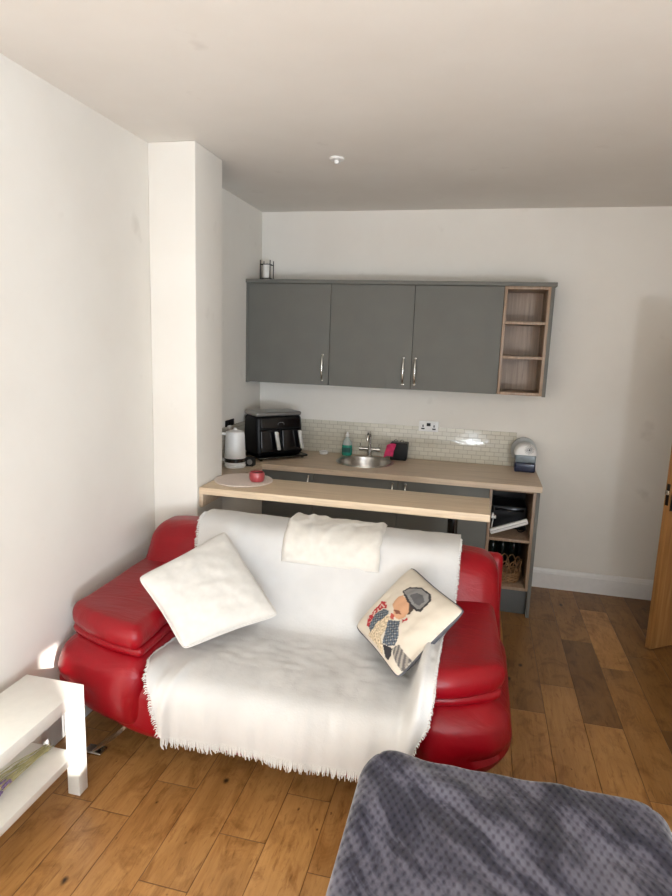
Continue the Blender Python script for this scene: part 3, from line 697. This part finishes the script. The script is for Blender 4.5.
# ------------------------------------------------------------------ sofa
SC = 1.003
sofa = thing('sofa', 'red leather two seater sofa with chunky arms facing the camera', 'sofa', (SC, -2.22, 0))
def wr(p, a=.004, f=7): return a * nz(p.x * f, p.y * f, p.z * f)
def basefn(p):
    dx = abs(p.x - SC); s = ss(.40, .95, dx)
    z = p.z + (.05 * s if p.z < .33 else 0); y = p.y + (.13 * s * s if p.y < -2.4 else 0)
    return (p.x, y, z)
b = B(); b.box(.10, 1.86, -2.665, -1.80, .155, .42, .075, 6, basefn, (24, 8, 3)); b.build('base', M['leather'], sofa)
for side in (-1, 1):
    def X(q): return SC + side * q        # q: distance from the centre line
    qi, qo = (.515, .955) if side < 0 else (.598, .914)
    def armbase(p):
        q = side * (p.x - SC); l = max(0, min(1, (q - qi) / (qo - qi))); s = l * l
        bul = math.sin(PI * max(0, min(1, (p.z - .2) / .30)))
        y = p.y + (.10 * s if p.y < -2.3 else 0) - (.03 * bul if p.y < -2.4 else 0)
        y += .022 * math.exp(-((p.z - .335) / .018) ** 2) * (1 if p.y < -2.5 else 0) * ss(.35, .6, l)
        z = p.z + .07 * l * l * (1 - ss(.20, .44, p.z))
        return (p.x + side * .03 * bul * l, y, z + wr(p, .003))
    b = B(); b.box(X(qi - .015), X(qo), -2.665, -1.88, .185, .520, .085, 7, armbase, (12, 14, 6)); b.build('arm_base', M['leather'], sofa)
    def armroll(p):          # thin welt between arm base and armrest
        q = side * (p.x - SC); s = max(0, (q - qi) / (qo - qi)) ** 2; return (p.x, p.y + (.14 * s if p.y < -2.3 else 0), p.z)
    b = B(); b.box(X(qi + .005), X(qo - .02), -2.632, -1.90, .512, .555, .022, 4, armroll, (10, 12, 1)); b.build('arm_welt', M['leather'], sofa)
    def armtop(p):
        q = side * (p.x - SC); l = max(0, min(1, (q - qi) / (qo - qi))); tq = max(0, min(1, (p.y + 2.66) / .75))
        up = ss(.55, .66, p.z)
        y = p.y + (.17 * l * l * (1 - tq)); 
        z = p.z + .04 * tq * (.30 + .70 * up) + up * (.012 * math.sin(PI * l)) - .012 * up * l * (1 - tq) + .008 * math.exp(-((p.y + 2.60) / .05) ** 2) * up
        xx = p.x + side * (-.045 * tq * ss(.7, .95, q))
        return (xx, y, z + wr(p, .004, 6))
    b = B(); b.box(X(qi), X(qo - .008), -2.665, -1.905, .547, .645, .046, 7, armtop, (12, 16, 2)); b.build('armrest', M['leather'], sofa)
    b = B(); b.box(X(.005), X(qi - .012), -2.675, -2.02, .29, .458, .07, 6, lambda p: (p.x, p.y, p.z + wr(p, .004, 5) + (.012 * math.sin(PI * max(0, min(1, side * (p.x - SC) / .45))) if p.z > .4 else 0)), (8, 12, 2)); b.build('seat_cushion', M['leather'], sofa)
    def backfn(p):
        q = side * (p.x - SC); y = p.y - (.86 - p.z) * .42
        y += .03 * ss(.62, .88, q); z = p.z - (.02 * ss(.66, .89, q) * ss(.6, .86, p.z)) + .01 * math.sin(PI * max(0, min(1, q / .88))) * ss(.7, .86, p.z)
        return (p.x + side * (.03 * (1 - ss(.45, .86, p.z)) * ss(.6, .88, q)), y, z + wr(p, .004, 6))
    b = B(); b.box(X(.003), X(.876), -1.985, -1.76, .42, .868, .085, 7, backfn, (16, 3, 12)); b.build('back_cushion', M['leather'], sofa)
    b = B(); b.add([Vector((X(q), y + dy, z)) for (q, y, z) in ((.585, -2.50, .235), (.60, -2.515, .205), (.70, -2.545, .095), (.80, -2.57, .012), (.80, -2.57, .0), (.695, -2.545, .080), (.588, -2.515, .19), (.572, -2.50, .22)) for dy in (-.024, .024)], [(2 * k, 2 * k + 1, 2 * ((k + 1) % 8) + 1, 2 * ((k + 1) % 8)) for k in range(8)] + [(0, 2, 12, 14), (2, 4, 10, 12), (4, 6, 8, 10), (1, 3, 13, 15), (3, 5, 11, 13), (5, 7, 9, 11)]); b.box(X(.75), X(.835), -2.60, -2.545, 0, .012, .004, 2); b.build('leg', M['chrome'], sofa)
    b = B(); b.tube(((X(.60), -1.95, .24), (X(.70), -1.94, .10), (X(.76), -1.93, .012)), .013, 10); b.box(X(.73), X(.80), -1.955, -1.905, 0, .012, .004, 2); b.build('leg', M['chrome'], sofa)
def frfn(p): return (p.x, p.y - (.84 - p.z) * .25, p.z)
b = B(); b.box(.125, 1.905, -1.775, -1.712, .25, .825, .03, 4, frfn, (12, 1, 8)); b.build('back_frame', M['leather'], sofa)

# ------------------------------------------------------------------ throw over the sofa
def poly_path(pts):
    pts = [Vector(p) for p in pts]; L = [0]
    for a, c in zip(pts, pts[1:]): L.append(L[-1] + (c - a).length)
    return pts, L
def smooth_path(pts, it=3):
    pts = [Vector(p) for p in pts]
    for _ in range(it):
        out = [pts[0]]
        for a, c in zip(pts, pts[1:]): out += [a * .75 + c * .25, a * .25 + c * .75]
        pts = out + [pts[-1]]
    return pts
def at_path(P, s):      # s in 0..1 along the polyline
    pts, L = P; t_ = s * L[-1]
    lo, hi = 0, len(L) - 1
    while hi - lo > 1:
        m_ = (lo + hi) // 2
        if L[m_] <= t_: lo = m_
        else: hi = m_
    return pts[lo].lerp(pts[hi], (t_ - L[lo]) / max(1e-9, L[hi] - L[lo]))
# matching knots of the two profiles (y, z): over the seat and over the right arm
K_seat = [(-1.755, .66), (-1.695, .80), (-1.715, .888), (-1.83, .906), (-1.965, .885), (-2.015, .80), (-2.10, .62), (-2.165, .50), (-2.25, .485), (-2.42, .483), (-2.60, .482), (-2.685, .47), (-2.722, .42), (-2.735, .345), (-2.728, .278)]
K_arm = [(-1.755, .66), (-1.695, .80), (-1.715, .888), (-1.83, .906), (-1.965, .885), (-2.02, .82), (-2.05, .745), (-2.09, .700), (-2.20, .680), (-2.40, .672), (-2.60, .662), (-2.69, .630), (-2.712, .56), (-2.725, .44), (-2.725, .305)]
Ps, Pa = [poly_path(smooth_path([(0, y, z) for y, z in K], 3)) for K in (K_seat, K_arm)]
def blend(x): return ss(1.552, 1.618, x)
def throw_pt(x, s, off=0.0):
    k = blend(x); p = at_path(Ps, s).lerp(at_path(Pa, s), k); return Vector((x, p.y, p.z))
# the side edges wander with s
EL = [(0, .39), (.25, .40), (.33, .425), (.5, .47), (.60, .53), (.72, .50), (.80, .485), (.86, .53), (.93, .595), (1, .635)]
ER = [(0, 1.695), (.25, 1.70), (.36, 1.70), (.5, 1.69), (.62, 1.66), (.75, 1.655), (.82, 1.655), (.88, 1.645), (.94, 1.60), (1, 1.545)]
def edge(E, s):
    for (a, x0), (c, x1) in zip(E, E[1:]):
        if s <= c: return lerp(x0, x1, ss(a, c, s) * .5 + .5 * (s - a) / (c - a))
    return E[-1][1]
def throw_xyz(u, s):
    x = lerp(edge(EL, s), edge(ER, s), u); p = throw_pt(x, s)
    # normal in the yz plane
    e = .004; q0 = throw_pt(x, max(0, s - e)); q1 = throw_pt(x, min(1, s + e)); d_ = (q1 - q0); nrm = Vector((0, d_.z, -d_.y)).normalized()
    if nrm.z < 0 and abs(nrm.z) > .3 and s > .2: nrm = -nrm
    if s > .8 and nrm.y > 0: nrm = -nrm
    a = .0035 + .006 * nz(x * 7, s * 9, 1.3) + .003 * nz(x * 20, s * 16, 5.1)
    hang = ss(.80, .93, s)
    a += hang * .010 * (nz(x * 10, s * 1.5, 3.7) + .4) + hang * .004 * nz(x * 28, s * 3, 8.7)
    rz = ss(1.50, 1.57, x) * (1 - ss(1.60, 1.68, x)) * ss(.5, .68, s)
    a += rz * (.010 + .012 * math.sin(x * 60 + s * 9 + 1.5 * nz(x * 4, s * 5, 2)))
    lz = (1 - ss(.52, .66, x)) * ss(.74, .86, s)
    a += lz * (.012 + .012 * math.sin(x * 60 - s * 14))
    fx_ = .665 - .03 * ss(.8, 1, s); a += .020 * math.exp(-((x - fx_) / .022) ** 2) * ss(.74, .84, s) + .012 * math.exp(-((x - fx_ + .045) / .016) ** 2) * ss(.80, .9, s)
    wave = ss(.58, .66, s) * (1 - ss(.72, .8, s)); a += wave * .004 * nz(x * 14, s * 40, 9)
    a = max(a, -.001)
    r_ = p + nrm * a; r_.z -= hang * .02 * (nz(x * 3.2, 4.2) + .2) * ss(.9, 1, s); return r_
throw = thing('sofa_throw', 'white woven cotton throw with a fringe spread over the red sofa', 'throw', (SC, -2.3, .2))
b = B(); b.grid(170, 210, lambda u, v: throw_xyz(u, v)); o = b.build('cloth', M['throw'], throw, angle=180)
md = o.modifiers.new('thick', 'SOLIDIFY'); md.thickness = .004; md.offset = 1 if False else 0
b = B(); fr2 = random.Random(5)
for i in range(210):
    u = (i + .5) / 210; p = throw_xyz(u, 1.0); L_ = fr2.uniform(.028, .044); dx = fr2.uniform(-.007, .007)
    b.tube((p + Vector((0, 0, .006)), p + Vector((dx * .3, -.004, -L_ * .5)), p + Vector((dx, fr2.uniform(-.006, .004), -L_))), [.0030, .0028, .0016], 5)
for i in range(280):                       # side edges
    s = .22 + .77 * (i + fr2.uniform(-.4, .4)) / 279
    for u, sg in ((0, -1), (1, 1)):
        p = throw_xyz(u, s); L_ = fr2.uniform(.006, .017) if sg < 0 else fr2.uniform(.004, .009)
        dn_ = -.35 if s < .8 else -.6
        if s < .42: dn_ = -.25
        b.tube((p - Vector((sg * .004, 0, 0)), p + Vector((sg * L_ * .6, -.003, .003 + dn_ * L_ * .3)), p + Vector((sg * L_, -.004 + fr2.uniform(-.005, .005), .002 + dn_ * L_))), [.0024, .0022, .0014], 5)
o = b.build('fringe', M['fringe'], throw); o['kind'] = 'stuff'

# folded cream cloth over the top of the backrest
def folded(u, v):
    s = lerp(.162, .378, v); x = lerp(.845 + .03 * v, 1.335 + .012 * v, u) + .012 * nz(v * 5, u * 2, 7)
    p = throw_pt(x, s); q0 = throw_pt(x, s - .004); q1 = throw_pt(x, s + .004); d_ = q1 - q0; nrm = Vector((0, d_.z, -d_.y)).normalized()
    if nrm.z < 0: nrm = -nrm
    a = .022 + .010 * nz(x * 9 + s * 6, s * 16, 3) + .006 * nz(x * 22, s * 34, 1) + .008 * max(0, math.sin(x * 26 + s * 38 + 2 * nz(x * 4, s * 9))) ** 3 * (1 - v); a += .012 * math.exp(-((u - .06) / .05) ** 2) * (1 - .5 * v) + .010 * math.exp(-((u - .22 - .1 * v) / .035) ** 2) * (1 - v)
    ed_ = min(u, 1 - u, v * .6, (1 - v) * .6); a -= .011 * (1 - ss(0, .03, ed_)); return p + nrm * a
b = B(); b.grid(90, 70, folded); o = b.build('folded_cloth', M['cream'], angle=180); tag(o, 'folded cream cotton cloth over the top of the sofa back', 'cloth')
md = o.modifiers.new('thick', 'SOLIDIFY'); md.thickness = .010; md.offset = -1

# ------------------------------------------------------------------ cushions (four corners in order top, right, bottom, left)
def cushion_shape(T, R, Bo, L, thick, bow, n, seed, twist=0):
    T, R, Bo, L = map(Vector, (T, R, Bo, L)); nrm = (R - L).cross(T - Bo).normalized()
    if nrm.y > 0: nrm = -nrm
    def f(u, v, sgn):       # u: T->R direction, v: T->L direction
        p_, q_ = 2 * u - 1, 2 * v - 1
        pu = p_ * (1 - bow * (1 - q_ * q_) * p_ * p_); pv = q_ * (1 - bow * (1 - p_ * p_) * q_ * q_)
        uu, vv = (pu + 1) / 2, (pv + 1) / 2
        cr = 1 - .05 * (p_ * p_ * q_ * q_) ** 4; uu = .5 + (uu - .5) * cr; vv = .5 + (vv - .5) * cr
        base = T * (1 - uu) * (1 - vv) + R * uu * (1 - vv) + L * (1 - uu) * vv + Bo * uu * vv
        hgt = max(0, (1 - p_ ** 2)) ** .42 * max(0, (1 - q_ ** 2)) ** .42
        wv = .010 * nz(u * 4 + seed, v * 4, seed) + .005 * nz(u * 11 + seed, v * 9, 2)
        return base + nrm * sgn * (thick * hgt + (wv * hgt if sgn > 0 else 0))
    return f, nrm
def cushion_mesh(name, f, n, mats, label, cat, printfn=None, piping=None):
    vs = []; fs = []; mi = []; cols = []
    for sgn in (1, -1):
        o = len(vs)
        for j in range(n + 1):
            for i in range(n + 1): vs.append(f(i / n, j / n, sgn)); cols.append(printfn(i / n, j / n) if (printfn and sgn > 0) else (.8, .76, .68))
        for j in range(n):
            for i in range(n):
                q = (o + j * (n + 1) + i, o + j * (n + 1) + i + 1, o + (j + 1) * (n + 1) + i + 1, o + (j + 1) * (n + 1) + i)
                fs.append(q if sgn < 0 else q[::-1]); mi.append(0 if sgn > 0 else len(mats) - 1)
    ctr = sum((Vector(p) for p in vs), Vector()) / len(vs); z0 = min(p.z for p in vs); ctr.z = z0
    r = thing(name, label, cat, ctr)
    me = bpy.data.meshes.new('cover'); me.from_pydata([tuple(p - ctr) for p in vs], [], fs)
    for m in mats: me.materials.append(m)
    me.polygons.foreach_set('material_index', mi); me.polygons.foreach_set('use_smooth', [True] * len(fs))
    if printfn:
        at = me.attributes.new('print', 'FLOAT_COLOR', 'POINT')
        for i, c in enumerate(cols): at.data[i].color = tuple(c) + (1,)
    bm = bmesh.new(); bm.from_mesh(me); bmesh.ops.remove_doubles(bm, verts=bm.verts, dist=.0004); bmesh.ops.recalc_face_normals(bm, faces=bm.faces); bm.to_mesh(me); bm.free()
    ob = bpy.data.objects.new('cover', me); COL.objects.link(ob); ob.parent = r
    m2 = n
    loop = [f(i / m2, 0, 1) for i in range(m2)] + [f(1, i / m2, 1) for i in range(m2)] + [f(1 - i / m2, 1, 1) for i in range(m2)] + [f(0, 1 - i / m2, 1) for i in range(m2)]
    b = B(); b.tube(loop[::2], .004, 6, True); b.build('piping', mats[0] if not piping else piping, r)
    return r
f, _ = cushion_shape((.592, -2.05, .895), (.962, -2.31, .625), (.618, -2.535, .525), (.372, -2.47, .785), .066, .055, 60, 3)
cushion_mesh('cushion', f, 60, [M['cushion_white']], 'plain ivory cushion leaning on the left arm of the sofa', 'cushion')

def inside(pt, poly):
    x, y = pt; c = False; j = len(poly) - 1
    for i in range(len(poly)):
        xi, yi = poly[i]; xj, yj = poly[j]
        if (yi > y) != (yj > y) and x < (xj - xi) * (y - yi) / (yj - yi) + xi: c = not c
        j = i
    return c
# printed picture in a 0..1 square of the cushion face; a = towards the right corner, b = towards the left corner
QT, QR, QB, QL = Vector((345, 50)), Vector((625, 310)), Vector((305, 650)), Vector((50, 365))
PR = [
 ((196, 178, 150), [(100, 400), (125, 372), (170, 345), (240, 318), (262, 340), (245, 372), (215, 400), (190, 425), (195, 470), (185, 505), (160, 470), (135, 440)]),
 ((168, 40, 46), [(98, 355), (108, 305), (150, 262), (180, 228), (212, 240), (222, 282), (196, 270), (150, 300), (112, 362)]),
 ((96, 108, 116), [(112, 362), (150, 300), (200, 275), (238, 300), (236, 318), (170, 348), (120, 392)]),
 ((92, 102, 112), [(238, 345), (296, 352), (292, 430), (266, 468), (230, 470), (196, 455), (214, 405)]),
 ((44, 42, 46), [(196, 458), (244, 478), (238, 515), (220, 532), (200, 520)]),
 ((150, 142, 132), [(244, 480), (288, 466), (312, 505), (345, 535), (388, 540), (352, 585), (318, 612), (290, 600), (262, 545)]),
 ((70, 56, 48), [(318, 225), (352, 268), (362, 285), (345, 318), (322, 318), (310, 260)]),
 ((196, 150, 116), [(252, 262), (278, 228), (306, 212), (336, 262), (338, 300), (318, 330), (288, 345), (262, 325), (262, 290)]),
 ((120, 74, 56), [(262, 292), (292, 300), (300, 318), (276, 316)]),
 ((170, 70, 60), [(252, 310), (268, 322), (262, 345), (246, 336)]),
 ((46, 44, 46), [(296, 190), (330, 164), (392, 164), (438, 200), (442, 244), (396, 304), (372, 300), (344, 272), (310, 214)]),
 ((128, 126, 124), [(304, 192), (332, 173), (388, 172), (428, 204), (432, 240), (392, 290), (374, 288), (352, 264), (318, 210)]),
 ((86, 85, 86), [(340, 215), (375, 200), (405, 215), (410, 245), (385, 270), (362, 258)]),
 ((176, 30, 42), [(302, 340), (318, 346), (330, 332), (336, 350), (318, 352), (312, 364)]),
]
def print_col(u, v):
    # u runs top -> right, v runs top -> left
    p = QT * (1 - u) * (1 - v) + QR * u * (1 - v) + QL * (1 - u) * v + QB * u * v
    w = Vector((p.x - 50 + 2.5 * nz(p.x * .06, p.y * .06, 1), p.y - 46 + 2.5 * nz(p.x * .06, p.y * .06, 9))); col = (206, 196, 180)
    for c, poly in PR:
        if inside(w, poly):
            col = c
            if c in ((96, 108, 116), (92, 102, 112)):      # tartan
                k = (int((p.x + p.y) // 9) % 3 == 0) + (int((p.x - p.y + 900) // 9) % 3 == 0); col = [(c[0], c[1], c[2]), (60, 66, 76), (150, 150, 146)][k]
            elif c == (150, 142, 132): col = (150, 142, 132) if int((p.x * .8 + p.y * .35) // 8) % 2 else (96, 92, 90)
            elif c == (168, 40, 46) and nz(p.x * .09, p.y * .09, 4) > .18: col = (206, 176, 160)
            elif c == (196, 178, 150): col = tuple(q * (1 + .35 * nz(p.x * .12, p.y * .12, 6)) for q in c)
    return lin(tuple(max(0, min(255, q)) for q in col))[:3]
f, _ = cushion_shape((1.497, -2.05, 0.818), (1.745, -2.4327, 0.812), (1.514, -2.5488, 0.555), (1.274, -2.19, 0.561), .062, .05, 110, 11)
def f2(u, v, s, f=f): return f(u, v, s) + (Vector((.02, .012, -.016)) if s < 0 else Vector((0, 0, 0))) * (4 * u * (1 - v) if False else 0)
r = cushion_mesh('cushion', f, 120, [M['print'], M['cushion_back']], 'beige cushion with a printed capped figure, leaning on the right arm', 'cushion', print_col, M['cushion_back'])

# ------------------------------------------------------------------ side table with lavender
TX0, TX1, TY0, TY1, TZ = .052, .312, -3.665, -2.768, .452
r = thing('side_table', 'low white two tier side table along the left wall', 'table', ((TX0 + TX1) / 2, (TY0 + TY1) / 2, 0))
b = B(); b.box(TX0, TX1, TY0, TY1, TZ - .05, TZ, .0015, 1); b.build('tabletop', M['table'], r)
for x in (TX0, TX1 - .052):
    for y in (TY0, TY1 - .052): b = B(); b.box(x, x + .052, y, y + .052, 0, TZ - .05, .0015, 1); b.build('leg', M['table'], r)
b = B(); b.box(TX0 + .004, TX1 - .004, TY0 + .052, TY1 - .052, .165, .195, .0015, 1); b.build('lower_shelf', M['table'], r)
lav = thing('lavender_bunch', 'dried lavender stems lying on the lower shelf of the white table', 'flowers', (.18, -2.97, .195))
lr = random.Random(3)
for k in range(20):
    a0 = Vector((.19 + lr.uniform(-.02, .02), -2.838 + lr.uniform(-.02, .02), .1985 + .0035 * (k % 5)))
    a1 = Vector((.165 + lr.uniform(-.045, .045), -3.08 + lr.uniform(-.07, .04), .2005 + lr.uniform(0, .02)))
    mid = (a0 + a1) / 2 + Vector((lr.uniform(-.008, .008), 0, .004))
    b = B(); b.tube((a0, mid, a1), .0017, 5); st = b.build('stem', M['lav_stem'], lav)
    d_ = (a1 - mid).normalized(); pts = [a1 + d_ * (.045 * q / 6 - .006) for q in range(7)]
    b = B(); b.tube(pts, [.002, .0045, .0034, .0052, .0036, .0042, .0015], 7); b.build('flower_head', M['lav_head'], st)

# ------------------------------------------------------------------ bed with grey blanket
BX0, BX1, BY1, BY0, BTZ = 1.462, 2.345, -2.90, -4.86, .515
bed = thing('bed', 'single bed with a white sheet under the grey blanket', 'bed', (1.95, -3.9, 0))
b = B(); b.box(1.52, 2.44, BY0 + .03, BY1 - .05, .05, .26, .01, 2); b.build('bed_base', M['bedbase'], bed)
b = B(); b.box(1.51, 2.45, BY0 + .02, BY1 - .035, .262, .468, .05, 5, None, (6, 10, 1)); b.build('mattress', M['mattress'], bed)
for x in (1.56, 2.38):
    for y in (BY0 + .1, BY1 - .12): b = B(); b.box(x - .02, x + .02, y - .02, y + .02, 0, .05, .003, 1); b.build('leg', M['black'], bed)
def blanket(u, v):
    # u across (left hang -> top -> right edge), v along (camera end -> foot end hang)
    Lh, Rr = .36, .055; Wt = BX1 - BX0; tot = Lh + Wt + Rr; a = u * tot
    r0 = .045
    def prof(a, hang_a, width, hang_b):      # distance along -> (offset across, drop, edge closeness)
        if a < hang_a - r0 * .57: return (0.0, hang_a - a - r0 * .57 + r0, 0)
        if a < hang_a + r0: 
            th = (a - (hang_a - r0 * .57)) / (r0 * 1.57) * PI / 2; return (r0 - r0 * math.cos(th), r0 - r0 * math.sin(th), 0)
        if a < hang_a + width - r0: return (a - hang_a, 0.0, 1)
        if a < hang_a + width + r0 * .57:
            th = (a - (hang_a + width - r0)) / (r0 * 1.57) * PI / 2; return (width - r0 + r0 * math.sin(th), r0 - r0 * math.cos(th), 0)
        return (width, r0 + a - (hang_a + width + r0 * .57), 0)
    ox, dxz, _ = prof(a, Lh, Wt, Rr)
    Lt = BY1 - BY0; tot2 = .02 + Lt + .36; c_ = v * tot2
    oy, dyz, _ = prof(c_, .02, Lt, .36)
    x = BX0 + ox; y = BY0 + oy; z = BTZ - max(dxz, 0) - max(dyz, 0)
    if dxz > r0 and dyz > r0: z = BTZ - max(dxz, dyz)
    # rounded plan corners at the foot end
    for cxn, sg in ((BX0, 1), (BX1, -1)):
        R_ = .12 if sg > 0 else .08; dx_, dy_ = sg * (x - cxn), BY1 - y
        if dx_ < R_ and dy_ < R_:
            q = Vector((R_ - dx_, R_ - dy_))
            if q.length > 1e-6:
                m_ = max(q.x, q.y); q2 = q * (m_ / q.length); x = cxn + sg * (R_ - q2.x); y = BY1 - (R_ - q2.y)
    top = (1 - ss(0, .05, dxz)) * (1 - ss(0, .05, dyz))
    z += top * (.014 * nz(x * 4.2, y * 4.2, 2) + .008 * nz(x * 9 + y * 5, y * 6 - x * 4, 5) + .010 * max(0, math.sin(6 * x + 9 * y + 2 * nz(x * 3, y * 3))) ** 4 + .012 * (1 - ss(0, .35, x - BX0)) * (1 - ss(0, .25, BY1 - y)))
    hx = ss(.06, .25, dxz); hy = ss(.06, .25, dyz)
    x += (-hx * (.012 + .022 * math.sin(y * 13 + 2 * nz(y * 3, 1)))) if dxz > 0 and ox < .1 else 0
    y += hy * (.008 + .018 * math.sin(x * 15 + 1.5))
    return Vector((x, y, z))
b = B(); b.grid(190, 300, blanket); o = b.build('blanket', M['blanket'], angle=180); tag(o, 'grey waffle textured fleece blanket spread over the bed', 'blanket')
md = o.modifiers.new('thick', 'SOLIDIFY'); md.thickness = .010; md.offset = 0

# ------------------------------------------------------------------ light
def sun_dir_to(): return Vector((.755, -.597, .272)).normalized()
sl = bpy.data.lights.new('sun', 'SUN'); sl.energy = 20.0; sl.angle = math.radians(.55); sl.color = (1.0, .97, .93)
so = bpy.data.objects.new('sun', sl); COL.objects.link(so); so.rotation_euler = sun_dir_to().to_track_quat('Z', 'Y').to_euler(); so.location = (6, -8, 4)
def area(name, loc, rot, sx, sy, power, col):
    l = bpy.data.lights.new(name, 'AREA'); l.shape = 'RECTANGLE'; l.size = sx; l.size_y = sy; l.energy = power; l.color = col
    o = bpy.data.objects.new(name, l); COL.objects.link(o); o.location = loc; o.rotation_euler = rot; return o
area('window_daylight', ((WX0 + WX1) / 2, YB - .14, (WZ0 + WZ1) / 2), (PI / 2, 0, 0), WX1 - WX0, WZ1 - WZ0, 45, (.92, .98, 1.06))
area('side_window_daylight', (XR + .06, (RY0 + RY1) / 2, (RZ0 + RZ1) / 2), (PI / 2, 0, PI / 2), RY1 - RY0, RZ1 - RZ0, 300, (.88, .98, 1.08))
area('added_upward_fill', (XR + .045, (RY0 + RY1) / 2, RZ0 + .35), (PI / 2 + math.radians(55), 0, PI / 2), RY1 - RY0, .6, 560, (.88, .98, 1.10))  # unseen lamp added to throw light up and lift the ceiling
wd = bpy.data.worlds.new('world'); sc.world = wd; wd.use_nodes = True
bg = wd.node_tree.nodes['Background']; bg.inputs[0].default_value = (.80, .88, 1.0, 1); bg.inputs[1].default_value = 1.2

# ------------------------------------------------------------------ camera
c = [1.73125440, -4.65907988, 1.81074239, .175824152, -.228144612, .0345522182, 604.9076]
cam = bpy.data.cameras.new('camera'); co = bpy.data.objects.new('camera', cam); COL.objects.link(co); sc.camera = co
p_, yw, ro = c[3:6]
fw = Vector((math.sin(yw) * math.cos(p_), math.cos(yw) * math.cos(p_), -math.sin(p_))); rt = Vector((math.cos(yw), -math.sin(yw), 0)); up = rt.cross(fw)
r2 = rt * math.cos(ro) + up * math.sin(ro); u2 = -rt * math.sin(ro) + up * math.cos(ro)
mw = Matrix((r2, u2, -fw)).transposed().to_4x4(); mw.translation = Vector(c[:3]); co.matrix_world = mw
cam.sensor_fit = 'VERTICAL'; cam.sensor_height = 36.0; cam.lens = c[6] / 896 * 36.0; cam.clip_start = .05
sc.view_settings.view_transform = 'Standard'; sc.view_settings.look = 'None'; sc.view_settings.exposure = -0.70; sc.view_settings.gamma = 1.0; sc.view_settings.use_curve_mapping = False
